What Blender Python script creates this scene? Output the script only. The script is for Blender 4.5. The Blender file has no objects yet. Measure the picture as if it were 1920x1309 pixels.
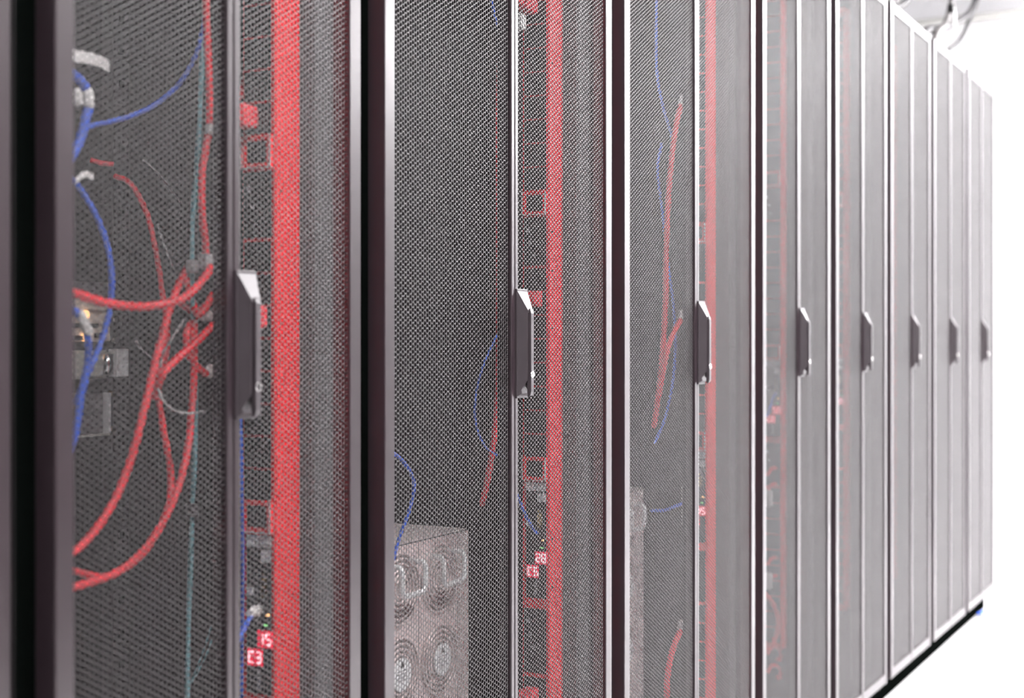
import bpy, bmesh, math, random
import numpy as np
from mathutils import Vector, Matrix

random.seed(7)
S = bpy.context.scene
COL = S.collection

# ------------------------------------------------------------------ camera, world, exposure
TH = math.atan2(1440.0, 2667.0)          # angle between the lens axis and the cabinet row
CT, ST = math.cos(TH), math.sin(TH)
FPX = 2667.0                             # 50 mm on a 36 mm frame, in 1920 px
D = 1.013                                # distance of the lens from the door plane (y = 0)
ZC = 1.085                                # lens height
HOR = 638.0
cam_d = bpy.data.cameras.new('camera')
cam = bpy.data.objects.new('camera', cam_d)
COL.objects.link(cam)
cam.location = (0.0, -D, ZC)
cam.rotation_euler = (math.pi / 2, 0, TH - math.pi / 2)
cam_d.lens = 50.0
cam_d.sensor_width = 36.0
cam_d.shift_y = -16.5 / 1920.0
cam_d.clip_start = 0.05
cam_d.dof.use_dof = True
cam_d.dof.focus_distance = 2.25
cam_d.dof.aperture_fstop = 3.8
S.camera = cam

w = bpy.data.worlds.new('room_ambient')
S.world = w
w.use_nodes = True
w.node_tree.nodes['Background'].inputs[0].default_value = (0.9, 0.92, 1.0, 1)
w.node_tree.nodes['Background'].inputs[1].default_value = 0.3

S.view_settings.view_transform = 'Standard'
S.view_settings.look = 'None'
S.view_settings.exposure = 1.35
S.view_settings.gamma = 1.0
S.view_settings.use_curve_mapping = False
LAMP = 14.0                              # strength of the ceiling panels
S.cycles.sample_clamp_indirect = 4.0
S.cycles.caustics_reflective = False
S.cycles.caustics_refractive = False


def at(px, py, y):
    """World point at depth y behind the door plane for a sight line of the photograph."""
    t = (px - 960.0) / FPX
    d = D + y
    s = d * (t * ST + CT) / (ST - t * CT)
    z = s * CT + d * ST
    return Vector((s, y, ZC + (HOR - py) * z / FPX))


# ------------------------------------------------------------------ materials
MATS = {}


def mat(name, col, rough=0.5, metal=0.0, spec=0.5, noise=0.06, nscale=40.0, bump=0.0, bscale=300.0,
        emit=None, estr=0.0, coat=0.0):
    m = bpy.data.materials.new(name)
    m.use_nodes = True
    nt = m.node_tree
    b = nt.nodes['Principled BSDF']
    tc = nt.nodes.new('ShaderNodeTexCoord')
    nz = nt.nodes.new('ShaderNodeTexNoise')
    nz.inputs['Scale'].default_value = nscale
    nz.inputs['Detail'].default_value = 3.0
    nt.links.new(tc.outputs['Object'], nz.inputs['Vector'])
    rp = nt.nodes.new('ShaderNodeValToRGB')
    lo = [max(0.0, c * (1 - noise)) for c in col]
    hi = [min(1.0, c * (1 + noise)) for c in col]
    rp.color_ramp.elements[0].position = 0.3
    rp.color_ramp.elements[1].position = 0.7
    rp.color_ramp.elements[0].color = (*lo, 1)
    rp.color_ramp.elements[1].color = (*hi, 1)
    nt.links.new(nz.outputs['Fac'], rp.inputs['Fac'])
    nt.links.new(rp.outputs['Color'], b.inputs['Base Color'])
    b.inputs['Roughness'].default_value = rough
    b.inputs['Metallic'].default_value = metal
    b.inputs['Specular IOR Level'].default_value = spec
    b.inputs['Coat Weight'].default_value = coat
    b.inputs['Coat Roughness'].default_value = 0.15
    if bump > 0:
        n2 = nt.nodes.new('ShaderNodeTexNoise')
        n2.inputs['Scale'].default_value = bscale
        nt.links.new(tc.outputs['Object'], n2.inputs['Vector'])
        bp = nt.nodes.new('ShaderNodeBump')
        bp.inputs['Strength'].default_value = bump
        bp.inputs['Distance'].default_value = 0.001
        nt.links.new(n2.outputs['Fac'], bp.inputs['Height'])
        nt.links.new(bp.outputs['Normal'], b.inputs['Normal'])
    if emit is not None:
        b.inputs['Emission Color'].default_value = (*emit, 1)
        b.inputs['Emission Strength'].default_value = estr
    MATS[name] = m
    return m


mat('door_paint', (0.028, 0.019, 0.023), 0.28, spec=0.9)
mat('mesh_paint', (0.018, 0.013, 0.015), 0.26, spec=1.0)
mat('inner_black', (0.006, 0.005, 0.0055), 0.55, spec=0.25)
mat('gap_black', (0.003, 0.004, 0.0035), 0.8, spec=0.0)
mat('post_grey', (0.16, 0.155, 0.16), 0.4, metal=0.3)
mat('rail_grey', (0.018, 0.016, 0.017), 0.5, spec=0.3)
mat('handle_grey', (0.045, 0.036, 0.041), 0.38, spec=0.6)
mat('chrome', (0.8, 0.78, 0.78), 0.18, metal=1.0)
mat('brass', (0.75, 0.55, 0.3), 0.25, metal=1.0)
mat('strip_red', (0.93, 0.01, 0.02), 0.45, noise=0.04)
mat('plug_red', (0.88, 0.05, 0.07), 0.4)
mat('cable_red', (0.9, 0.022, 0.04), 0.45)
mat('cable_blue', (0.02, 0.10, 0.62), 0.45)
mat('cable_teal', (0.16, 0.38, 0.42), 0.5)
mat('cable_dark', (0.02, 0.018, 0.02), 0.6)
mat('cable_mid', (0.12, 0.11, 0.11), 0.5)
mat('cable_grey', (0.32, 0.31, 0.31), 0.5)
mat('tie_white', (0.82, 0.8, 0.78), 0.45)
mat('tie_grey', (0.45, 0.44, 0.44), 0.4)
mat('black_plastic', (0.006, 0.006, 0.0065), 0.45, spec=0.35)
mat('label_white', (0.95, 0.95, 0.96), 0.5)
mat('print_grey', (0.4, 0.4, 0.42), 0.6)
mat('print_black', (0.02, 0.02, 0.02), 0.6)
mat('silver', (0.84, 0.70, 0.69), 0.42, metal=0.1, noise=0.03)
mat('silver_bright', (0.98, 0.97, 0.97), 0.3, metal=0.1)
mat('beige_metal', (0.85, 0.72, 0.62), 0.35, metal=0.1)
mat('steel', (0.7, 0.68, 0.62), 0.28, metal=0.3)
mat('fan_grey', (0.42, 0.36, 0.35), 0.4)
mat('shade_brown', (0.1, 0.045, 0.045), 0.5)  # shadow tone below the bail handles
mat('dark_steel', (0.13, 0.115, 0.125), 0.35, metal=0.3)
mat('gold_contact', (0.8, 0.62, 0.3), 0.3, metal=1.0)
mat('led_red', (0.5, 0.0, 0.02), 0.4, emit=(1.0, 0.02, 0.07), estr=0.32)
mat('led_digit', (0.9, 0.4, 0.45), 0.4, emit=(1.0, 0.45, 0.5), estr=0.9)
mat('led_amber', (0.9, 0.5, 0.2), 0.4, emit=(1.0, 0.5, 0.2), estr=1.0)
mat('led_green', (0.2, 0.7, 0.2), 0.4, emit=(0.3, 1.0, 0.3), estr=0.4)
mat('wall_white', (0.86, 0.86, 0.87), 0.7, noise=0.02, nscale=4, bump=0.1, bscale=120)
mat('ceiling_white', (0.85, 0.85, 0.85), 0.8, noise=0.02, nscale=6)
mat('floor_white', (0.78, 0.765, 0.775), 0.45, noise=0.03, nscale=8)
mat('lamp_diffuser', (0.9, 0.9, 0.9), 0.6, emit=(1.0, 0.98, 0.99), estr=LAMP)
mat('standin_dark', (0.03, 0.027, 0.029), 0.45)
mat('lamp_frame', (0.8, 0.8, 0.8), 0.5)
mat('conduit_grey', (0.5, 0.5, 0.47), 0.5)


# ------------------------------------------------------------------ mesh helpers
class MB:
    def __init__(self):
        self.v, self.f = [], []

    def add(self, vs, fs):
        o = len(self.v)
        self.v += [tuple(p) for p in vs]
        self.f += [tuple(i + o for i in q) for q in fs]
        return self

    def box(self, x0, x1, y0, y1, z0, z1, c=0.0):
        """Box, with chamfered long edges when c > 0."""
        if c <= 0:
            return self.add([(x0, y0, z0), (x1, y0, z0), (x1, y1, z0), (x0, y1, z0),
                             (x0, y0, z1), (x1, y0, z1), (x1, y1, z1), (x0, y1, z1)],
                            [(0, 3, 2, 1), (4, 5, 6, 7), (0, 1, 5, 4), (1, 2, 6, 5), (2, 3, 7, 6), (3, 0, 4, 7)])
        bm = bmesh.new()
        bmesh.ops.create_cube(bm, size=1.0)
        for p in bm.verts:
            p.co = Vector((x0 + (p.co.x + .5) * (x1 - x0), y0 + (p.co.y + .5) * (y1 - y0), z0 + (p.co.z + .5) * (z1 - z0)))
        bmesh.ops.bevel(bm, geom=bm.edges[:], offset=c, segments=2, profile=0.5, affect='EDGES', clamp_overlap=True)
        bm.verts.index_update()
        self.add([p.co[:] for p in bm.verts], [[q.index for q in f.verts] for f in bm.faces])
        bm.free()
        return self

    def prism(self, poly, x0, x1):
        """Extrude a (y, z) polygon along x."""
        n = len(poly)
        vs = [(x0, a, b) for a, b in poly] + [(x1, a, b) for a, b in poly]
        fs = [tuple(range(n)), tuple(range(2 * n - 1, n - 1, -1))]
        fs += [(i, i + n, (i + 1) % n + n, (i + 1) % n) for i in range(n)]
        return self.add(vs, fs)

    def column(self, poly, z0, z1):
        """Extrude an (x, y) polygon upward."""
        n = len(poly)
        vs = [(a, b, z0) for a, b in poly] + [(a, b, z1) for a, b in poly]
        fs = [tuple(range(n - 1, -1, -1)), tuple(range(n, 2 * n))]
        fs += [(i, (i + 1) % n, (i + 1) % n + n, i + n) for i in range(n)]
        return self.add(vs, fs)

    def tube(self, pts, r, n=8, cap=True, r2=None):
        pts = [Vector(p) for p in pts]
        m = len(pts)
        vs, fs = [], []
        up = Vector((0.31, 0.9, 0.2)).normalized()
        for i, p in enumerate(pts):
            t = (pts[min(i + 1, m - 1)] - pts[max(i - 1, 0)]).normalized()
            a = up - t * up.dot(t)
            if a.length < 1e-4:
                a = Vector((1, 0, 0)) - t * t.x
            a.normalize()
            up = a
            b = t.cross(a)
            rr = r if r2 is None else r + (r2 - r) * i / (m - 1)
            vs += [p + (a * math.cos(k * 2 * math.pi / n) + b * math.sin(k * 2 * math.pi / n)) * rr for k in range(n)]
        for i in range(m - 1):
            for k in range(n):
                fs.append((i * n + k, i * n + (k + 1) % n, (i + 1) * n + (k + 1) % n, (i + 1) * n + k))
        if cap:
            fs.append(tuple(range(n - 1, -1, -1)))
            fs.append(tuple((m - 1) * n + k for k in range(n)))
        return self.add(vs, fs)

    def cyl(self, c, axis, r, h, n=16, r2=None):
        a = Vector(axis).normalized()
        c = Vector(c)
        return self.tube([c - a * h / 2, c + a * h / 2], r, n, r2=r2)

    def ring(self, c, r, tr, axis='y', n=28, m=5):
        c = Vector(c)
        pts = []
        vs, fs = [], []
        for i in range(n):
            ang = 2 * math.pi * i / n
            if axis == 'y':
                rad, ax = Vector((math.cos(ang), 0, math.sin(ang))), Vector((0, 1, 0))
            else:
                rad, ax = Vector((0, math.cos(ang), math.sin(ang))), Vector((1, 0, 0))
            for k in range(m):
                b = 2 * math.pi * k / m
                vs.append(c + rad * (r + tr * math.cos(b)) + ax * tr * math.sin(b))
        for i in range(n):
            for k in range(m):
                fs.append((i * m + k, i * m + (k + 1) % m, ((i + 1) % n) * m + (k + 1) % m, ((i + 1) % n) * m + k))
        return self.add(vs, fs)

    def build(self, name, material, parent=None, smooth=False, stuff=False):
        me = bpy.data.meshes.new(name)
        me.from_pydata(self.v, [], self.f)
        me.validate()
        bm = bmesh.new()
        bm.from_mesh(me)
        bmesh.ops.recalc_face_normals(bm, faces=bm.faces)
        bm.to_mesh(me)
        bm.free()
        me.materials.append(MATS[material])
        if smooth:
            me.polygons.foreach_set('use_smooth', [True] * len(me.polygons))
        o = bpy.data.objects.new(name, me)
        COL.objects.link(o)
        if parent is not None:
            o.parent = parent
        if stuff:
            o['kind'] = 'stuff'
        return o


def tag(o, label, cat, group=None):
    o['label'] = label
    o['category'] = cat
    if group:
        o['group'] = group
    return o


def thing(name, label, cat, loc=(0, 0, 0), group=None):
    o = bpy.data.objects.new(name, None)
    o.empty_display_size = 0.05
    COL.objects.link(o)
    o.location = loc
    return tag(o, label, cat, group)


def reuse(src, parent, loc, name=None):
    c = src.copy()
    if name:
        c.name = name
    COL.objects.link(c)
    c.parent = parent
    c.location = loc
    return c


def struct(o):
    o['kind'] = 'structure'
    return o


def spline(pts, n=6):
    """Catmull-Rom through the control points."""
    P = [Vector(p) for p in pts]
    P = [P[0] * 2 - P[1]] + P + [P[-1] * 2 - P[-2]]
    out = []
    for i in range(1, len(P) - 2):
        a, b, c, d = P[i - 1], P[i], P[i + 1], P[i + 2]
        for k in range(n):
            t = k / n
            out.append(0.5 * ((2 * b) + (c - a) * t + (2 * a - 5 * b + 4 * c - d) * t * t + (3 * b - a - 3 * c + d) * t ** 3))
    out.append(P[-2])
    return out


# ------------------------------------------------------------------ the room
RX0, RX1, RY0, RY1, RH = -4.0, 7.4, -3.2, 2.6, 2.85
struct(MB().box(RX0, RX1, RY0, RY1, -0.1, 0.0).build('floor', 'floor_white'))
struct(MB().box(RX0, RX1, RY0, RY1, RH, RH + 0.1).build('ceiling', 'ceiling_white'))
struct(MB().box(RX1, RX1 + 0.1, RY0 - 0.1, RY1 + 0.1, -0.1, RH + 0.1).build('wall_right', 'wall_white'))
struct(MB().box(RX0 - 0.1, RX0, RY0 - 0.1, RY1 + 0.1, -0.1, RH + 0.1).build('wall_left', 'wall_white'))
struct(MB().box(RX0, RX1, RY1, RY1 + 0.1, -0.1, RH + 0.1).build('wall_back', 'wall_white'))
struct(MB().box(RX0, RX1, RY0 - 0.1, RY0, -0.1, RH + 0.1).build('wall_front', 'wall_white'))

struct(MB().box(RX0, 5.9, -2.32, -2.2, 0, 2.1, 0.01).build('opposite_row_standin', 'standin_dark'))  # unseen slab standing in for an opposite row, added to darken door reflections


def ceiling_light(x, y, label, group):
    t = thing('ceiling_light', label, 'ceiling light', (x, y, RH), group)
    f = MB()
    for a in ((-.62, -.6), (.6, .62)):
        f.box(a[0], a[1], -.32, .32, -.05, 0)
    f.box(-.6, .6, -.32, -.30, -.05, 0)
    f.box(-.6, .6, .30, .32, -.05, 0)
    f.box(-.6, .6, -.30, .30, -.012, 0)
    f.build('frame', 'lamp_frame', t)
    MB().box(-.6, .6, -.30, .30, -.042, -.03).build('diffuser', 'lamp_diffuser', t)


for lx in (0.1, 1.45, 2.8, 4.15, 5.5):
    ceiling_light(lx, -1.35, 'white rectangular light panel on the ceiling above the cabinet aisle', 'ceiling light panels over the aisle')
for ly in (-2.75, -2.1, -1.45, -0.8):  # extra panels added near the end wall to brighten the far doors
    ceiling_light(6.76, ly, 'light panel added by the end wall to brighten the far doors', 'added light panels past the end of the row')

# ------------------------------------------------------------------ cabinets
DZ0, DZ1 = ZC - 1.004, ZC + 1.006
GAP = 0.054
L = [0.379, 0.973, 1.532, 2.2925, 3.053, 3.647, 4.241, 4.834, 5.428]
R = [L[i + 1] - GAP for i in range(8)] + [5.968]
STI, CEN, RAIL = 0.024, 0.010, 0.028
DEPTH = 1.1

HP, HC, HW = 0.0070, 0.0070 * math.sqrt(3) / 2, 0.00105     # hole pitch, column step, bar width
sheet_cache = {}


def sheet_mesh(width):
    """Punched hexagonal sheet: flat front, chamfered hole edges and hole walls as real geometry."""
    key = round(width, 3)
    if key in sheet_cache:
        return sheet_cache[key]
    z0, z1 = DZ0 + RAIL - 0.002, DZ1 - RAIL + 0.002
    ncol = int((width + 0.004) / HC)
    nrow = int((z1 - z0) / HP)
    ang = np.arange(6) * math.pi / 3
    ro = HP / math.sqrt(3)
    ri = (HP - HW) / math.sqrt(3)
    rings = [(ro, 0.0), (ri + 0.00032, 0.00004), (ri + 0.00006, 0.0003), (ri, 0.0014)]
    cell = np.concatenate([np.stack([np.cos(ang) * r, np.full(6, y), np.sin(ang) * r], 1) for r, y in rings])
    ci, ri_ = np.meshgrid(np.arange(ncol), np.arange(nrow), indexing='ij')
    cx = (ci + 0.5) * HC - (ncol * HC - width) / 2
    cz = z0 + (ri_ + 0.5) * HP + (ci % 2) * HP * 0.5
    cen = np.stack([cx.ravel(), np.zeros(cx.size), cz.ravel()], 1)
    V = (cen[:, None, :] + cell[None]).reshape(-1, 3)
    q = []
    for k in range(3):
        for i in range(6):
            j = (i + 1) % 6
            q.append((k * 6 + i, k * 6 + j, (k + 1) * 6 + j, (k + 1) * 6 + i))
    q = np.array(q)
    F = (np.arange(len(cen))[:, None, None] * 24 + q[None]).reshape(-1, 4)
    me = bpy.data.meshes.new('mesh_panel')
    me.vertices.add(len(V))
    me.vertices.foreach_set('co', V.ravel())
    me.loops.add(F.size)
    me.loops.foreach_set('vertex_index', F.ravel().astype(np.int32))
    me.polygons.add(len(F))
    me.polygons.foreach_set('loop_start', (np.arange(len(F)) * 4).astype(np.int32))
    me.polygons.foreach_set('use_smooth', np.ones(len(F), dtype=bool))
    me.update(calc_edges=True)
    me.materials.append(MATS['mesh_paint'])
    sheet_cache[key] = me
    return me


def door_leaf(t, x0, x1, outer_left):
    """One perforated leaf: frame of stiles and rails, punched sheet; the right-hand leaf carries the handle."""
    a, b = (STI, CEN) if outer_left else (CEN, STI)
    f = MB()
    def outer(xe, w_, sg):                       # outer stile with a splayed return
        f.column([(xe - sg * .0015, .025), (xe - sg * .0015, .0236), (xe - sg * .0002, .0010), (xe + sg * .0012, 0),
                  (xe + sg * (w_ - .0012), 0), (xe + sg * w_, .0012), (xe + sg * w_, .025)], DZ0, DZ1)
    if outer_left:
        outer(x0, a, 1)
        f.box(x1 - b, x1, 0, 0.02, DZ0, DZ1, 0.0014)
    else:
        f.box(x0, x0 + a, 0, 0.02, DZ0, DZ1, 0.0014)
        outer(x1, b, -1)
    f.box(x0 + a - 0.001, x1 - b + 0.001, 0.0006, 0.02, DZ0, DZ0 + RAIL, 0.0012)
    f.box(x0 + a - 0.001, x1 - b + 0.001, 0.0006, 0.02, DZ1 - RAIL, DZ1, 0.0012)
    d = f.build('door', 'door_paint', t)
    s = bpy.data.objects.new('mesh_panel', sheet_mesh(x1 - x0 - a - b))
    COL.objects.link(s)
    s.parent = d
    s.location = (x0 + a, 0.004, 0)
    s['kind'] = 'stuff'
    if not outer_left:
        MB().box(x0 + 0.006, x0 + 0.030, 0.021, 0.034, DZ0 + 0.02, DZ1 - 0.02).build('lock_channel', 'inner_black', d)
        handle(d, x0 + 0.0012)
    return d


handle_cache = []


def handle(d, hx):
    if handle_cache:
        for src in handle_cache:
            reuse(src, d, (hx, 0, ZC - 0.005))
        return
    h = 0.0825
    m = MB()
    m.box(-0.0004, 0.0345, -0.0028, 0, -h, h, 0.0008)
    handle_cache.append(m.build('handle_plate', 'handle_grey', d))
    # tapering body: two cheeks, sloped top and bottom caps around an open channel
    bx0, bx1, fx0, fx1 = 0.0012, 0.033, 0.0060, 0.0215
    bz0, bz1, fz0, fz1 = -h + 0.003, h - 0.003, -h + 0.027, h - 0.032
    yb, yf = -0.0025, -0.0170
    B = [(bx0, yb, bz0), (bx1, yb, bz0), (bx1, yb, bz1), (bx0, yb, bz1)]
    F = [(fx0, yf, fz0), (fx1, yf, fz0), (fx1, yf, fz1), (fx0, yf, fz1)]
    cw = 0.0022
    m = MB()

    def slab(quad_b, quad_f):
        m.add(quad_b + quad_f, [(0, 1, 2, 3), (7, 6, 5, 4), (0, 4, 5, 1), (1, 5, 6, 2), (2, 6, 7, 3), (3, 7, 4, 0)])
    slab([(bx0, yb, bz0), (bx0 + cw, yb, bz0), (bx0 + cw, yb, bz1), (bx0, yb, bz1)],
         [(fx0, yf, fz0), (fx0 + cw, yf, fz0), (fx0 + cw, yf, fz1), (fx0, yf, fz1)])
    slab([(bx1 - cw, yb, bz0), (bx1, yb, bz0), (bx1, yb, bz1), (bx1 - cw, yb, bz1)],
         [(fx1 - cw, yf, fz0), (fx1, yf, fz0), (fx1, yf, fz1), (fx1 - cw, yf, fz1)])
    slab([(bx0, yb, bz1 - 0.036), (bx1, yb, bz1 - 0.036), (bx1, yb, bz1), (bx0, yb, bz1)],
         [(fx0, yf - 0.0012, fz1 - 0.004), (fx1, yf - 0.0012, fz1 - 0.004), (fx1, yf - 0.0012, fz1), (fx0, yf - 0.0012, fz1)])
    slab([(bx0, yb, bz0), (bx1, yb, bz0), (bx1, yb, bz0 + 0.02), (bx0, yb, bz0 + 0.02)],
         [(fx0 - 0.002, yb - 0.006, bz0 + 0.004), (fx1 + 0.004, yb - 0.006, bz0 + 0.004), (fx1 + 0.004, yb - 0.005, bz0 + 0.018), (fx0 - 0.002, yb - 0.005, bz0 + 0.018)])
    handle_cache.append(m.build('handle_housing', 'handle_grey', d))
    m = MB()
    m.prism([(-0.0125, h - 0.040), (-0.0135, h - 0.034), (-0.0165, h - 0.0295), (-0.0195, h - 0.031), (-0.0212, h - 0.037),
             (-0.0212, -h + 0.01), (-0.0195, -h + 0.004), (-0.016, -h + 0.003), (-0.0145, -h + 0.008)], 0.0105, 0.0195)
    handle_cache.append(m.build('lever', 'handle_grey', d))
    m = MB()
    m.ring((0.0150, -0.0214, -h + 0.036), 0.0046, 0.0009, 'y', 24, 6)
    m.cyl((0.0150, -0.0208, -h + 0.036), (0, 1, 0), 0.0040, 0.0018, 18)
    m.box(0.0145, 0.0155, -0.0222, -0.0215, -h + 0.0333, -h + 0.0387)
    handle_cache.append(m.build('lock_cylinder', 'chrome', d))
    for o in handle_cache:
        o.location = (hx, 0, ZC - 0.005)


def cabinet(i, label):
    x0, x1 = L[i] - 0.026, R[i] + 0.026
    t = thing('server_cabinet', label, 'cabinet', (0, 0, 0), 'black server cabinets in a row')
    c = (L[i] + R[i]) / 2 + (0.006 if i == 1 else 0)
    door_leaf(t, L[i], c - 0.0008, True)
    door_leaf(t, c + 0.0008, R[i], False)
    y0 = 0.048
    for sx in (x0, x1 - 0.002):
        MB().box(sx, sx + 0.002, 0.027, DEPTH, 0.05, DZ1).build('side_panel', 'inner_black', t)
    MB().box(x0 + .002, x1 - .002, y0, DEPTH, DZ1 - 0.004, DZ1).build('roof_panel', 'inner_black', t)
    MB().box(x0 + .002, x1 - .002, DEPTH - 0.002, DEPTH, 0.05, DZ1 - .004).build('rear_panel', 'inner_black', t)
    m = MB()
    m.box(x0 + .002, x1 - .002, y0, DEPTH - .002, 0.060, 0.078)
    m.box(x0 + .001, x1 - .001, 0.042, 0.09, 0.0, 0.0755)
    m.box(x0 + .01, x1 - .01, DEPTH - 0.09, DEPTH - 0.05, 0.018, 0.060)
    m.build('base_frame', 'gap_black', t)
    for fx in (x0 + 0.05, x1 - 0.05):
        for fy in (0.07, DEPTH - 0.07):
            MB().cyl((fx, fy, 0.009), (0, 0, 1), 0.022, 0.018, 14, r2=0.014).build('levelling_foot', 'gap_black', t)
    for px, pw in ((L[i] - 0.022, 0.07), (R[i] - 0.03, 0.05)):
        MB().box(px, px + pw, y0 + 0.002, 0.1, 0.078, DZ1 - .004, 0.004).build('corner_post', 'post_grey' if px > L[i] else 'gap_black', t)  # left post coloured near black so the shaded door gap stays dark
    if i in (1, 2, 3):
        for rx, sg in ((c - 0.252, 1), (c + 0.222, -1)):
            if rx + 0.03 > x1 - 0.004 or rx < x0 + 0.004:
                rx = max(x0 + 0.004, min(rx, x1 - 0.036))
            m = MB()
            m.box(rx, rx + 0.03, 0.392, 0.395, 0.06, DZ1 - .006)
            m.box(rx + (0 if sg > 0 else 0.027), rx + (0.003 if sg > 0 else 0.03), 0.395, 0.44, 0.06, DZ1 - .006)
            rail = m.build('mounting_rail', 'rail_grey', t)
            h = MB()
            for k in range(44):
                z = 0.1 + k * 0.04445
                h.box(rx + 0.011, rx + 0.020, 0.3912, 0.3925, z, z + 0.009)
            h.build('rail_holes', 'gap_black', rail, stuff=True)
    for y in (0.25, 0.75):
        MB().box(x1 - 0.012, x1 - 0.004, y, y + 0.05, 0.06, DZ1 - .006).build('side_brace', 'inner_black', t)
    return t


LABELS = [
    'black cabinet of which only the door edge shows, beside the tangled-cable cabinet',
    'narrow black mesh-door cabinet full of tangled red and blue cables',
    'wide black mesh-door cabinet right after the tangled-cable cabinet',
    'wide black mesh-door cabinet holding red cords with white plugs',
    'narrow mesh-door cabinet with curled red cords on its power strip',
    'narrow mesh-door cabinet, fourth from the end of the row',
    'narrow mesh-door cabinet, third from the end of the row',
    'narrow mesh-door cabinet, second from the end of the row',
    'narrow mesh-door cabinet ending the row before the bare white wall',
]
CAB = [cabinet(i, LABELS[i]) for i in range(9)]

# ------------------------------------------------------------------ power strips
# heights relative to the lens, taken along the strip
PITCH = 0.0395
SEG = {'0': 'abcdef', '1': 'bc', '2': 'abged', '3': 'abgcd', '5': 'afgcd', '8': 'abcdefg', 'C': 'afed', '9': 'abcdfg'}


def digit(m, ch, yc, zc, wd, ht):
    """Seven-segment character on a face that looks along -x (its reading direction runs along -y)."""
    s = 0.0013
    h, g = wd / 2, ht / 2
    box = {'a': (-h, h, g - s, g + s), 'g': (-h, h, -s, s), 'd': (-h, h, -g - s, -g + s),
           'f': (-h - s, -h + s, 0, g), 'b': (h - s, h + s, 0, g), 'e': (-h - s, -h + s, -g, 0), 'c': (h - s, h + s, -g, 0)}
    for k in SEG.get(ch, ''):
        u0, u1, v0, v1 = box[k]
        m.box(-0.0032, -0.0024, yc - u1, yc - u0, zc + v0, zc + v1)


strip_proto = {}


def outlet_mesh():
    m = MB()
    y0, y1, h = 0.006, 0.046, 0.0182
    m.box(-0.0015, 0, y0, y1, -h, h)
    # raised socket rim with an open well and three contact slots
    for (a, b, c_, d_) in ((y0 + .006, y1 - .006, h - .007, h - .005), (y0 + .006, y1 - .006, -h + .005, -h + .007),
                           (y0 + .006, y0 + .008, -h + .007, h - .007), (y1 - .008, y1 - .006, -h + .007, h - .007)):
        m.box(-0.0026, -0.0015, a, b, c_, d_)
    for (yy, zz) in ((0.02, 0.006), (0.02, -0.006), (0.032, 0)):
        m.box(-0.0021, -0.0015, yy - .003, yy + .003, zz - .001, zz + .001)
    return m


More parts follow.
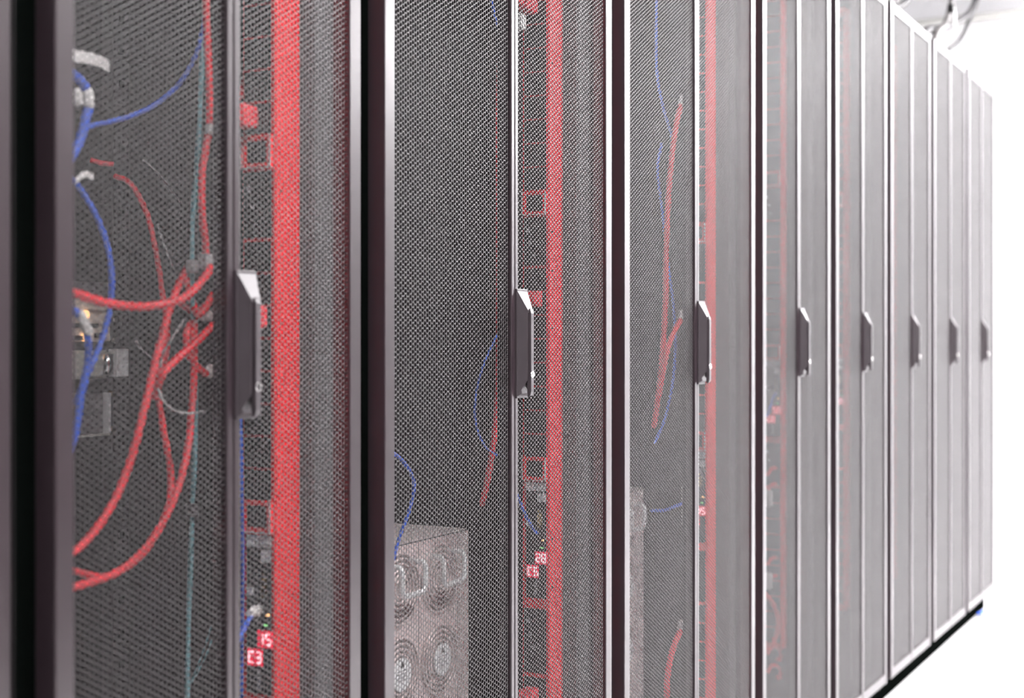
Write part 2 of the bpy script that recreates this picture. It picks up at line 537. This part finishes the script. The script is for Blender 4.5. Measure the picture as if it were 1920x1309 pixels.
def power_strip(i, x, y, dz, label, shown):
    t = thing('power_strip', label, 'power strip', (x, y, ZC + dz), 'red power strips inside the cabinets')
    zb, zt = -0.97 - min(dz, 0), 0.97 - max(dz, 0)
    MB().box(0, 0.05, 0, 0.05, zb, zt, 0.0018).build('housing', 'strip_red', t)
    # outlets in runs between the breakers, the blank fields and the meter
    cells = [0.5052 + PITCH * k for k in range(-6, 14)]
    cells += [0.1012 - PITCH * k for k in range(0, 8)]
    cells += [-0.5785 - PITCH * k for k in range(0, 11)]
    for z in cells:
        if zb + 0.02 < z < zt - 0.02:
            if 'outlet' not in strip_proto:
                strip_proto['outlet'] = outlet_mesh().build('outlet', 'black_plastic', t)
                strip_proto['outlet'].location = (0, 0, z)
            else:
                reuse(strip_proto['outlet'], t, (0, 0, z))
    for z0, z1 in ((0.124, 0.204), (-0.553, -0.446)):
        m = MB().box(-0.0015, 0, 0.005, 0.047, z0, z1)
        b = m.build('blank_field', 'black_plastic', t)
        m = MB()
        for k in range(3):
            z = z1 - 0.018 - k * 0.022
            m.box(-0.0019, -0.0014, 0.036 - k * 0.005, 0.042 - k * 0.005, z - 0.007 + k * 0.002, z)
        m.build('printed_mark', 'print_grey', b)
    for zc in (0.2275, -0.2135):                                    # breakers behind raised red frames
        m = MB()
        h = 0.0195
        m.box(-0.006, 0, 0.003, 0.010, zc - h, zc + h, 0.001)
        m.box(-0.006, 0, 0.041, 0.048, zc - h, zc + h, 0.001)
        m.box(-0.006, 0, 0.010, 0.041, zc + h - 0.006, zc + h, 0.001)
        m.box(-0.006, 0, 0.010, 0.041, zc - h, zc - h + 0.006, 0.001)
        b = m.build('breaker_frame', 'strip_red', t)
        MB().box(-0.003, 0, 0.0105, 0.0405, zc - h + .0065, zc + h - .0065, 0.001).build('breaker_switch', 'black_plastic', b)
        m = MB()
        for yy in (0.0035, 0.0467):
            m.box(-0.0066, -0.006, yy, yy + 0.0012, zc - h, zc + h)
        m.box(-0.0066, -0.006, 0.0047, 0.0467, zc - h, zc - h + 0.0012)
        m.build('edge_highlight', 'label_white', b)  # white strips painted as the highlight along the frame edges
    m = MB().box(-0.0015, 0, 0.005, 0.043, -0.428, -0.236)
    meter = m.build('meter_panel', 'black_plastic', t)
    m = MB().box(-0.0022, -0.0014, 0.005, 0.043, -0.250, -0.2365)
    lab = m.build('label', 'label_white', t)
    m = MB()
    m.box(-0.0026, -0.0021, 0.008, 0.040, -0.2425, -0.2405)
    m.box(-0.0026, -0.0021, 0.006, 0.026, -0.2475, -0.2455)
    m.build('printed_text', 'print_grey', lab)
    MB().box(-0.0025, -0.0014, 0.006, 0.020, -0.268, -0.254).build('sticker', 'label_white', meter)
    m = MB()
    for z in (-0.283, -0.290, -0.299, -0.309):
        m.cyl((-0.003, 0.017, z), (1, 0, 0), 0.0022, 0.004, 10)
    m.box(-0.0035, -0.0014, 0.012, 0.021, -0.306, -0.287)
    m.build('data_port', 'gold_contact', meter, smooth=False)
    MB().box(-0.0045, -0.0014, 0.032, 0.040, -0.309, -0.300).build('push_button', 'label_white', meter)
    MB().box(-0.002, -0.0014, 0.008, 0.013, -0.333, -0.330).build('indicator', 'led_amber', meter)
    MB().box(-0.002, -0.0014, 0.010, 0.016, -0.345, -0.343).build('indicator', 'led_green', meter)
    for row, (zc, ya, txt) in enumerate(((-0.361, 0.014, shown[0]), (-0.384, 0.029, shown[1]))):
        n = len(txt)
        wd = 0.0065
        disp = MB().box(-0.0024, -0.0014, ya - 0.011, ya + 0.0115, zc - 0.0105, zc + 0.0105).build('display', 'led_red', meter)
        m = MB()
        for k, ch in enumerate(txt):
            digit(m, ch, ya + 0.0055 - k * 0.011, zc, wd, 0.0125)
        m.build('digits', 'led_digit', meter)
    m = MB()
    for k in range(6):
        z = -0.398 - k * 0.0042
        m.box(-0.0019, -0.0014, 0.0225, 0.0255 + 0.0012 * (k % 3), z - 0.003, z)
    m.build('printed_text', 'print_grey', meter)
    for z in (0.46, 0.18, 0.115, 0.02, -0.33, -0.41, -0.7, 0.72):
        if 'screw' not in strip_proto:
            strip_proto['screw'] = MB().cyl((0, 0, 0), (0, 1, 0), 0.0016, 0.0012, 8).build('screw', 'black_plastic', t)
            strip_proto['screw'].location = (0.010, -0.0003, z)
        else:
            reuse(strip_proto['screw'], t, (0.010, -0.0003, z))
    return t


PD = {}
SPEC = [
    (1, 1.370, 0.05, 0.0, ('15', 'C3'), 'red power strip inside the cabinet full of tangled cables'),
    (2, 2.098, 0.05, 0.0, ('28', 'C5'), 'red power strip in the wide cabinet right after the tangled-cable cabinet'),
    (3, 2.838, 0.05, 0.0, ('15', 'C1'), 'red power strip in the wide cabinet holding white-plugged red cords'),
    (4, 3.507, 0.10, 0.183, ('50', 'C8'), 'red power strip with curled red cords plugged along it'),
    (5, R[5] - 0.086, 0.10, 0.183, ('20', 'C1'), 'red power strip in the fourth cabinet from the end of the row'),
    (6, R[6] - 0.086, 0.10, 0.183, ('18', 'C2'), 'red power strip in the third cabinet from the end of the row'),
    (7, R[7] - 0.086, 0.10, 0.183, ('15', 'C3'), 'faint red power strip in the second cabinet from the end of the row'),
]
for i, x, y, dz, shown, lab in SPEC:
    PD[i] = power_strip(i, x, y, dz, lab, shown)


# ------------------------------------------------------------------ silver chassis with fans
def chassis(i, label):
    c = (L[i] + R[i]) / 2
    t = thing('server_chassis', label, 'server', (c, 0.21, 0))
    top, bot = ZC - 0.322, ZC - 0.80
    MB().box(-0.22, 0.22, 0.002, 0.70, bot, top, 0.0015).build('case', 'silver', t)
    MB().box(-0.22, 0.22, -0.001, 0.0021, bot, top - 0.0035).build('rear_plate', 'silver', t)
    MB().box(-0.22, 0.22, 0.0005, 0.0025, top - 0.0035, top - 0.0018).build('lid_seam', 'print_black', t)
    cols = [0.124 - 0.123 * k for k in range(3)]
    for k, x in enumerate(cols):
        for j, z in enumerate((ZC - 0.392, ZC - 0.526, ZC - 0.66)):
            fan = MB().cyl((x, -0.0016, z), (0, 1, 0), 0.056, 0.001, 32).build('fan', 'fan_grey', t, smooth=False)
            g = MB()
            for q in range(6):
                g.ring((x, -0.0045, z), 0.014 + 0.0084 * q, 0.0021, 'y', 32, 5)
            for a in range(4):
                an = math.pi / 4 + a * math.pi / 2
                g.tube([(x + math.cos(an) * .012, -0.003, z + math.sin(an) * .012),
                        (x + math.cos(an) * .058, -0.003, z + math.sin(an) * .058)], 0.0018, 5)
            g.build('fan_guard', 'silver', t, smooth=True)
            if j >= 1:
                st = MB().cyl((x, -0.008, z), (0, 1, 0), 0.0265, 0.001, 32).build('sticker', 'label_white', t)
                m = MB()
                m.add([(x - .0065, -0.0088, z + .011), (x + .0065, -0.0088, z + .011), (x, -0.0088, z + .021),
                       (x - .0065, -0.0085, z + .011), (x + .0065, -0.0085, z + .011), (x, -0.0085, z + .021)],
                      [(0, 1, 2), (5, 4, 3), (0, 3, 4, 1), (1, 4, 5, 2), (2, 5, 3, 0)])
                m.build('warning_mark', 'print_black', st)
                m = MB()
                for r_ in range(4):
                    m.box(x - 0.016 + 0.002 * (r_ // 2), x + 0.016 - 0.003 * (r_ % 3), -0.0088, -0.0085, z + 0.005 - r_ * 0.005, z + 0.0065 - r_ * 0.005)
                m.build('printed_text', 'print_grey', st)
        # bail handle standing off the rear plate
        hz, hb, hw = ZC - 0.352, ZC - 0.398, 0.034
        pts = [(x - hw, -0.002, hz), (x - hw, -0.026, hz), (x - hw, -0.030, hz - 0.006), (x - hw, -0.030, hb + 0.008),
               (x - hw + 0.008, -0.030, hb), (x + hw - 0.008, -0.030, hb), (x + hw, -0.030, hb + 0.008),
               (x + hw, -0.030, hz - 0.006), (x + hw, -0.026, hz), (x + hw, -0.002, hz)]
        MB().tube(pts, 0.0046, 8).build('bail_handle', 'silver_bright', t, smooth=True)
        m = MB()
        for sx in (-hw, hw):
            m.box(x + sx - 0.008, x + sx + 0.008, -0.004, 0, hz - 0.005, hz + 0.006, 0.001)
        m.build('handle_bracket', 'silver_bright', t)
        MB().box(x - 0.036, x + 0.040, -0.0050, -0.0008, ZC - 0.440, ZC - 0.416, 0.002).build('handle_shade', 'shade_brown', t)  # dark block colouring in the shadow below the bail handle
        MB().box(x + 0.060, x + 0.0615, -0.0014, 0.0005, bot + 0.01, top - 0.008).build('module_seam', 'dark_steel', t)
    return t


chassis(2, 'silver chassis with fan guards, two bail handles and round stickers facing the door')
chassis(3, 'silver chassis with bail handle standing low beside the white-plugged red cords')


# ------------------------------------------------------------------ devices in the tangled-cable cabinet
def device(name, label, cat, xr, z0, z1, m1):
    c = (L[1] + R[1]) / 2
    t = thing(name, label, cat, (0, 0.385, ZC))
    MB().box(c - 0.215, xr, 0.006, 0.5, z0, z1, 0.001).build('case', m1, t)
    return t


t = device('network_switch', 'beige metal switch with amber lamps and black latches in the tangled-cable cabinet', 'switch', 1.4387, -0.002, 0.056, 'beige_metal')
for z in (0.041, 0.022, -0.001):
    MB().box(1.36, 1.4387, -0.001, 0.0055, z, z + (0.0145 if z > 0 else 0.0195)).build('slot_cover', 'beige_metal', t)
for z, xa, xb in ((0.0165, 1.36, 1.415), (0.0035, 1.41, 1.422), (0.0, 1.36, 1.40)):
    MB().box(xa, xb, -0.004, 0, z, z + 0.006, 0.0008).build('latch', 'black_plastic', t)
for z in (0.034, 0.004):
    MB().cyl((1.392, -0.003, z), (0, 1, 0), 0.006, 0.004, 14).build('indicator', 'led_amber', t)
m = MB().box(1.36, 1.4387, -0.002, 0.004, 0.060, 0.078)
m.build('upper_flange', 'dark_steel', t)
for z in (0.072, 0.028, 0.0):
    MB().cyl((1.446, -0.003, z), (0, 1, 0), 0.0045, 0.006, 12).build('thumb_screw', 'chrome', t)
t = device('patch_module', 'shiny silver module with a clip end below the beige switch', 'module', 1.440, -0.052, -0.014, 'steel')
MB().box(1.36, 1.436, -0.006, 0.0055, -0.048, -0.016, 0.001).build('face_plate', 'steel', t)
m = MB()
m.box(1.441, 1.463, -0.012, 0.004, -0.050, -0.012, 0.001)
m.build('clip_end', 'silver_bright', t)
MB().cyl((1.424, -0.010, -0.032), (0, 0, 1), 0.009, 0.028, 14).build('release_lever', 'chrome', t, smooth=True)
MB().box(1.432, 1.4385, -0.0075, -0.0055, -0.046, -0.02).build('slot', 'print_black', t)
t = device('blank_panel_unit', 'dark grey panel unit with a bright edge below the silver module', 'panel', 1.432, -0.125, -0.072, 'dark_steel')
MB().box(1.4325, 1.4355, -0.006, 0.006, -0.126, -0.071).build('edge_strip', 'silver_bright', t)
MB().box(1.36, 1.434, -0.006, 0.004, -0.1285, -0.1255).build('lower_lip', 'steel', t)
MB().box(1.375, 1.425, 0.0045, 0.0061, -0.1, -0.0965).build('slot', 'print_black', t)
for z in (-0.073, -0.121):
    MB().cyl((1.4425, -0.002, z), (0, 1, 0), 0.0045, 0.007, 12).build('thumb_screw', 'brass', t)


# ------------------------------------------------------------------ cables
def cable(name, label, cat, pts, r, material, group=None, n=8):
    P = [at(*p) if not isinstance(p, Vector) else p for p in pts]
    o = MB().tube(spline(P), r, n).build(name, material, None, smooth=True)
    return tag(o, label, cat, group)


def plug(parent, a, b, r, material='tie_white', name='plug'):
    """Moulded plug from a (cable side) to b (contact side)."""
    a, b = Vector(a), Vector(b)
    d = (b - a)
    m = MB()
    m.tube([a - d * 0.25, a + d * 0.05], r * 0.7, 8, r2=r * 0.95)
    m.tube([a + d * 0.05, a + d * 0.2, a + d * 0.75, b], r * 1.05, 8)
    m.tube([b, b + d * 0.15], r * 0.8, 8)
    return m.build(name, material, parent, smooth=False)


G1 = 'cables in the tangled-cable cabinet'
Rr = 0.0046
c = cable('power_cable', 'thick red cable hanging down behind the mesh to a grey clamp', 'cable',
          [(386, -60, .12), (388, 60, .12), (393, 190, .12), (391, 245, .12), (378, 330, .12), (380, 410, .12), (388, 485, .13)], Rr, 'cable_red', G1)
plug(c, at(393, 236, .117), at(392, 250, .117), 0.0052, 'tie_white', 'tie_band')
cable('power_cable', 'thick red cable sagging across in front of the beige switch', 'cable',
      [(60, 525, .11), (143, 551, .10), (200, 568, .10), (270, 575, .10), (340, 560, .10), (380, 525, .11), (396, 500, .12)], 0.005, 'cable_red', G1)
cable('power_cable', 'long red cable curving down from the knot to the door edge below', 'cable',
      [(352, 500, .17), (325, 560, .15), (298, 650, .13), (272, 760, .12), (244, 865, .12), (205, 955, .12), (145, 1030, .115), (60, 1075, .11)], Rr, 'cable_red', G1)
cable('power_cable', 'red cable slanting down from the post into the knot', 'cable',
      [(400, 608, .13), (372, 638, .13), (335, 670, .13), (303, 705, .13), (288, 745, .15)], Rr, 'cable_red', G1)
cable('power_cable', 'red cable running from the post through the knot beside the long one', 'cable',
      [(400, 552, .15), (370, 590, .15), (345, 520, .2), (318, 580, .18), (300, 680, .17), (290, 740, .17)], Rr, 'cable_red', G1)
cable('power_cable', 'lowest red cable sweeping from beside the teal line to the door edge', 'cable',
      [(364, 600, .16), (362, 730, .15), (352, 840, .13), (328, 930, .12), (285, 1012, .12), (225, 1070, .132), (143, 1100, .135), (60, 1120, .15)], Rr, 'cable_red', G1)
cable('power_cable', 'red cable dropping from the knot and joining the lowest red cable', 'cable',
      [(296, 735, .18), (305, 800, .17), (320, 890, .16), (312, 960, .15), (270, 1035, .152), (205, 1080, .155), (143, 1072, .16), (60, 1050, .19)], 0.0042, 'cable_red', G1)
cable('power_cable', 'thin dark red cable arching down toward the knot from above', 'cable',
      [(215, 330, .33), (245, 345, .31), (275, 400, .28), (292, 470, .25), (303, 540, .22), (314, 640, .2), (300, 720, .2)], 0.0036, 'cable_red', G1)
c = cable('power_cable', 'short red cord ending in a white plug pointing at the post', 'cable',
          [(330, 560, .19), (347, 575, .18), (368, 588, .17)], 0.0042, 'cable_red', G1)
plug(c, at(370, 590, .17), at(394, 593, .16), 0.0068)
c = cable('power_cable', 'bent red cord ending in a lower white plug beside the teal line', 'cable',
          [(398, 560, .18), (370, 590, .17), (350, 625, .16), (352, 660, .16), (372, 690, .15), (388, 702, .15)], Rr, 'cable_red', G1)
plug(c, at(389, 703, .15), at(398, 690, .15), 0.0065)
tag(MB().tube(spline([at(170, 300, .35), at(190, 306, .34), at(213, 308, .33)]), 0.0032, 8).build('power_cable', 'cable_red', None, smooth=True),
    'short stub of red cable above the thin dark red one', 'cable', G1)

cable('network_cable', 'thin blue cable arching up to the red cable by the post', 'cable',
      [(150, 245, .22), (175, 235, .22), (230, 222, .21), (285, 200, .2), (335, 158, .18), (366, 105, .16), (379, 60, .15), (388, 10, .14)], 0.0031, 'cable_blue', G1)
c = cable('network_cable', 'blue cable doubled in a loop with white tie at the door edge', 'cable',
          [(120, 130, .15), (146, 146, .15), (160, 165, .15), (166, 195, .15), (160, 225, .15), (150, 262, .15), (130, 300, .15)], 0.0056, 'cable_blue', G1)
plug(c, at(164, 172, .149), at(166, 198, .149), 0.0064, 'tie_white', 'tie_band')
plug(c, at(144, 172, .14), at(145, 195, .14), 0.0056, 'tie_white', 'tie_band')
cable('network_cable', 'long blue cable bowing down in front of the beige switch', 'cable',
      [(110, 310, .2), (147, 350, .2), (185, 415, .19), (207, 490, .18), (207, 570, .18), (190, 640, .18), (165, 700, .17), (140, 760, .17)], 0.0036, 'cable_blue', G1)
c = cable('network_cable', 'blue cable with white tie hanging beside the silver module', 'cable',
          [(120, 575, .15), (146, 588, .15), (159, 612, .15), (165, 650, .15), (161, 700, .15), (150, 750, .15), (144, 800, .15), (130, 850, .15)], 0.0044, 'cable_blue', G1)
plug(c, at(152, 592, .148), at(165, 622, .148), 0.0056, 'tie_white', 'tie_band')
cable('network_cable', 'blue cable peeking beside the power strip under the door handle', 'cable',
      [(449, 770, .09), (452, 850, .09), (455, 1000, .09), (455, 1140, .09), (453, 1309, .09)], 0.0024, 'cable_blue', G1)
c = cable('network_cable', 'short blue cable with white plug at the meter of the tangled cabinet', 'cable',
          [(430, 1235, .04), (447, 1200, .05), (460, 1172, .06), (474, 1150, .07)], 0.0034, 'cable_blue', G1)
plug(c, at(474, 1148, .07), at(502, 1136, .085), 0.0068)

# teal line with clamps
c = cable('teal_cable', 'slim teal cable running down beside the knot of red cables', 'cable',
          [(380, 60, .16), (377, 160, .16), (371, 280, .16), (362, 400, .16), (360, 500, .16), (363, 620, .16), (366, 740, .16), (364, 880, .16), (360, 960, .16), (356, 1100, .16), (352, 1220, .16), (350, 1380, .16)], 0.0031, 'cable_teal', G1)
for (px, py) in ((360, 500), (359, 957)):
    p = at(px, py, .158)
    MB().box(p.x - .006, p.x + .006, p.y - .006, p.y + .006, p.z - .008, p.z + .008, 0.0015).build('clamp', 'tie_grey' if py < 600 else 'dark_steel', c)
cable('teal_wire', 'thin teal wire end splaying out low on the teal cable', 'wire',
      [(354, 1290, .158), (364, 1265, .155), (380, 1225, .15), (396, 1175, .15)], 0.0008, 'cable_teal', G1, 6)
cable('teal_wire', 'shorter thin teal wire end below the splayed one', 'wire',
      [(356, 1285, .157), (370, 1262, .15), (385, 1232, .148), (397, 1200, .147)], 0.0008, 'cable_teal', G1, 6)
p = at(386, 490, .128)
tag(MB().box(p.x - .008, p.x + .008, p.y - .007, p.y + .007, p.z - .009, p.z + .009, 0.002).build('cable_clamp', 'tie_grey'),
    'grey clamp at the foot of the hanging thick red cable', 'clamp')

# ties and straps
for lab, pts, r in (
    ('pale curved zip tie tail below the knot of red cables', [(296, 728, .13), (305, 750, .125), (322, 767, .12), (350, 775, .12), (384, 772, .13)], 0.0017),
    ('thin pale tie sloping above the knot near the arching red cable', [(268, 300, .25), (300, 330, .24), (338, 380, .23)], 0.0009),
    ('thin pale tie just above the knot of red cables', [(296, 420, .22), (306, 455, .2), (328, 510, .19)], 0.0011),
    ('thin pale tie leaning out of the knot beside the white plug', [(345, 600, .145), (325, 630, .145), (305, 665, .15), (300, 690, .15)], 0.0013),
    ('short faint tie beside the long red cable', [(255, 640, .2), (266, 656, .2), (284, 672, .19)], 0.0011)):
    cable('cable_tie', lab, 'cable tie', pts, r, 'tie_grey', 'pale cable ties among the red cables', 6)


def strap(label, pts, wd, th=0.0012):
    P = spline([at(*p) for p in pts], 8)
    vs, fs = [], []
    for p in P:
        for dy, dz in ((0, wd / 2), (0, -wd / 2), (th, -wd / 2), (th, wd / 2)):
            vs.append(p + Vector((0, dy, dz)))
    for i in range(len(P) - 1):
        for k in range(4):
            fs.append((i * 4 + k, i * 4 + (k + 1) % 4, i * 4 + 4 + (k + 1) % 4, i * 4 + 4 + k))
    fs += [(0, 1, 2, 3), tuple(len(vs) - 1 - k for k in range(4))]
    return tag(MB().add(vs, fs).build('cable_strap', 'tie_white'), label, 'strap')


strap('white strap curling out near the top of the tangled-cable cabinet', [(125, 102, .14), (150, 106, .14), (180, 112, .15), (205, 124, .17)], 0.013)
strap('small folded white strap end above the long blue cable', [(143, 340, .14), (158, 327, .14), (175, 331, .15)], 0.007)

# plugs in the outlets of the first strip
GP = 'red plugs in power strip outlets'


def red_plug(label, x, y, z, drop=-0.25, ylift=0.0, ln=0.034):
    """Moulded red plug in an outlet facing -x, its cord falling away beside the strip."""
    t = thing('power_lead', label, 'power cord', (x, y, z), GP)
    m = MB()
    m.box(-ln, -0.0028, -0.0125, 0.0125, -0.0135, 0.0135, 0.004)
    m.box(-ln - 0.008, -ln + 0.002, -0.009, 0.009, -0.009, 0.009, 0.003)
    m.build('plug', 'plug_red', t)
    yk = 0.108 - y
    sg = 1 if drop > 0 else -1
    pts = [(-ln - 0.006, 0, 0), (-ln - 0.010, 0.008, sg * 0.004), (-ln * 0.6 - 0.006, yk * 0.8, sg * 0.014), (0.004, yk, sg * 0.03), (0.022, yk + 0.004, sg * 0.07), (0.024, yk + 0.004, drop)]
    MB().tube(spline(pts), 0.0042, 8).build('cord', 'cable_red', t, smooth=True)
    return t


red_plug('pale red plug high on the strip of the tangled cabinet, above its upper breaker', 1.370, 0.084, ZC + 0.269, 0.2)
red_plug('pale red plug beside the door handle of the tangled-cable cabinet', 1.370, 0.070, ZC + 0.028, -0.06, ln=0.02)
red_plug('red plug near the top of the strip after the tangled cabinet', 2.098, 0.08, ZC + 0.553, 0.25, ln=0.03)
red_plug('red plug beside the handle of the cabinet after the tangled one', 2.098, 0.072, ZC + 0.068, -0.1, ln=0.02)
red_plug('red plug low on the strip, under the meter after the tangled cabinet', 2.098, 0.078, ZC - 0.588, -0.25, ln=0.034)
p = at(972, 38, 0.075)
tag(MB().box(p.x - .007, p.x + .009, p.y - .01, p.y + .01, p.z - .016, p.z + .01, 0.003).build('cord_tag', 'tie_white'),
    'white cord tag hanging under the topmost red plug', 'tag')

# cables in the cabinet after the tangled one
G2 = 'cables in the cabinet after the tangled one'
cable('power_cable', 'red cable slipping out behind the door edge and ending in the dark', 'cable',
      [(938, 100, .10), (934, 230, .10), (935, 430, .10), (935, 640, .10), (932, 760, .10), (922, 850, .11), (913, 905, .13), (904, 945, .16)], 0.0052, 'cable_red', G2)
cable('network_cable', 'thin blue cable bowing beside the red one', 'cable',
      [(945, 600, .09), (934, 624, .09), (908, 680, .09), (892, 740, .1), (892, 795, .1), (908, 835, .1), (932, 854, .1), (945, 862, .1)], 0.0017, 'cable_blue', G2)
cable('network_cable', 'blue cable dropping to the lid of the silver chassis', 'cable',
      [(715, 842, .12), (742, 853, .12), (765, 878, .12), (776, 910, .13), (768, 955, .14), (748, 1010, .15), (738, 1050, .15)], 0.0028, 'cable_blue', G2)
cable('network_cable', 'blue cable curving to the meter port after the tangled cabinet', 'cable',
      [(962, 905, .05), (972, 935, .055), (986, 968, .058), (1000, 992, .062), (1007, 1001, .060)], 0.0026, 'cable_blue', G2)
cable('network_cable', 'blue cable end near the top of the cabinet after the tangled one', 'cable',
      [(918, -40, .1), (922, 0, .1), (928, 32, .1), (936, 60, .1)], 0.0022, 'cable_blue', G2)

# cables in the wide cabinet with white plugs
G3 = 'cables in the cabinet with white plugs'
c = cable('power_cable', 'long red cord falling from the highest white plug', 'cable',
          [(1277, 198, .1), (1270, 222, .1), (1261, 280, .1), (1253, 370, .1), (1249, 470, .1), (1247, 580, .1), (1240, 690, .1), (1233, 750, .11), (1226, 800, .13)], 0.0058, 'cable_red', G3)
plug(c, at(1278, 196, .1), at(1281, 182, .1), 0.0075)
c = cable('power_cable', 'short red cord slanting from a white plug at handle height', 'cable',
          [(1276, 600, .1), (1264, 622, .1), (1252, 655, .085), (1243, 700, .078), (1236, 740, .078)], 0.0052, 'cable_red', G3)
plug(c, at(1277, 598, .1), at(1281, 585, .1), 0.0075)
c = cable('power_cable', 'red cord curving down from the lowest white plug', 'cable',
          [(1276, 1184, .1), (1266, 1205, .1), (1257, 1235, .1), (1251, 1275, .1), (1249, 1340, .1)], 0.0062, 'cable_red', G3)
plug(c, at(1277, 1180, .1), at(1279, 1166, .1), 0.0085)
cable('network_cable', 'pale blue cable coming down from the top of the white-plug cabinet', 'cable',
      [(1232, -40, .1), (1230, 60, .1), (1232, 140, .1), (1244, 205, .1), (1258, 250, .12), (1262, 280, .14)], 0.0028, 'cable_blue', G3)
cable('network_cable', 'blue cable beside the long red cord in the white-plug cabinet', 'cable',
      [(1240, 270, .13), (1233, 320, .12), (1242, 400, .12), (1252, 490, .12), (1262, 570, .12), (1266, 640, .12), (1262, 710, .12), (1248, 780, .12), (1228, 830, .12)], 0.0026, 'cable_blue', G3)
c = cable('network_cable', 'short blue cable level with the silver chassis lid', 'cable',
          [(1222, 958, .14), (1245, 957, .13), (1262, 951, .11), (1280, 944, .1)], 0.003, 'cable_blue', G3)
p = at(1283, 945, .1)
MB().box(p.x - .004, p.x + .004, p.y - .004, p.y + .004, p.z - .045, p.z + .04, 0.002).build('cable_guide', 'tie_grey', c)

# curled cords in the first narrow far cabinet
G4 = 'curled red cords along the power strip'
k = 0
for py in (888, 918, 1056, 1090, 1224, 1258):
    words = ('topmost', 'second', 'third', 'fourth', 'fifth', 'lowest')[k]
    c = cable('power_lead', words + ' of the curled red cords on the strip, counted from above', 'power cord',
              [(1440, py + 2, .11), (1446, py - 8, .112), (1454, py - 10, .116), (1461, py - 4, .122), (1463, py + 6, .125), (1459, py + 12, .122)], 0.0048, 'cable_red', G4)
    p = at(1459, py + 12, .122)
    plug(c, p, p + Vector((0.012, 0, -0.003)), 0.0065, 'plug_red')
    k += 1
cable('power_lead', 'long red cord looping beside the strip below the curled cords', 'power cord',
      [(1436, 1115, .11), (1448, 1130, .108), (1458, 1160, .104), (1456, 1190, .104), (1446, 1212, .106), (1436, 1222, .11)], 0.0066, 'cable_red', G4)
for lab, py in (('white cord connector beside the topmost curled cords', 935), ('white cord connector beside the middle curled cords', 1090)):
    p = at(1440, py, .1)
    tag(MB().box(p.x - .012, p.x + .012, p.y - .01, p.y + .01, p.z - .02, p.z + .02, 0.005).build('cord_connector', 'tie_white'), lab, 'connector')
c = cable('network_cable', 'pale blue cable with white plug at the meter of the curled-cord strip', 'cable',
          [(1438, 780, .1), (1445, 760, .105), (1450, 744, .112), (1455, 738, .118)], 0.0034, 'cable_blue', G4)
plug(c, at(1455, 738, .118), at(1459, 737, .124), 0.006)

# ------------------------------------------------------------------ overhead and floor bits
GO = 'loose cables on top of the row'
cable('overhead_cable', 'dark cable crossing above the cabinet tops near the end wall', 'cable',
      [(1728, 75, .1), (1736, 58, .1), (1760, 54, .12), (1785, 45, .14), (1806, 34, .16), (1822, 18, .18), (1836, -14, .2)], 0.016, 'cable_dark', GO)
cable('overhead_cable', 'thin dark cable drooping to the cabinet top nearest the end wall', 'cable',
      [(1776, 100, .12), (1781, 92, .12), (1796, 80, .13), (1808, 62, .14), (1817, 40, .19), (1828, 12, .26), (1834, -24, .32)], 0.010, 'cable_dark', GO)
cable('overhead_cable', 'grey cable standing up from the tops beside a white tag', 'cable',
      [(1752, 78, .08), (1758, 60, .08), (1770, 48, .08), (1780, 22, .09), (1786, -12, .1)], 0.012, 'cable_mid', GO)
p = at(1784, 16, .06)
tag(MB().box(p.x - .018, p.x + .022, p.y - .012, p.y + .012, p.z - .014, p.z + .014, 0.004).build('cable_connector', 'black_plastic'),
    'small black connector on the grey cable above the cabinet tops', 'connector')
p = at(1790, 36, .05)
tag(MB().box(p.x - .012, p.x + .012, p.y - .003, p.y + .003, p.z - .03, p.z + .03, 0.002).build('cable_tag', 'label_white'),
    'white tag hanging among the cables above the cabinet tops', 'tag')
cable('overhead_cable', 'thick dark cable rising off the row where its top edge begins', 'cable',
      [(1664, 22, .1), (1676, 14, .1), (1690, 10, .11), (1702, -2, .12), (1716, -26, .12)], 0.011, 'cable_dark', GO)
cable('overhead_cable', 'pale grey cable rising beside the thick dark one', 'cable',
      [(1648, 26, .16), (1662, 10, .16), (1680, -2, .17), (1694, -20, .18)], 0.013, 'cable_mid', GO)
tag(MB().tube([(RX1 - 0.02, -0.9, ZC + 1.62), (RX1 - 0.02, 2.0, ZC + 1.62)], 0.018, 10).build('conduit', 'conduit_grey', None, smooth=True),
    'grey conduit running level along the white end wall', 'conduit')
p = at(1836, 1138, 0.03)
cable('floor_cable', 'blue cable end poking out under the last cabinet', 'cable',
      [Vector((5.74, 0.020, 0.020)), Vector((5.77, 0.016, 0.018)), Vector((5.79, 0.014, 0.016)), Vector((5.82, 0.016, 0.016))], 0.007, 'cable_blue')
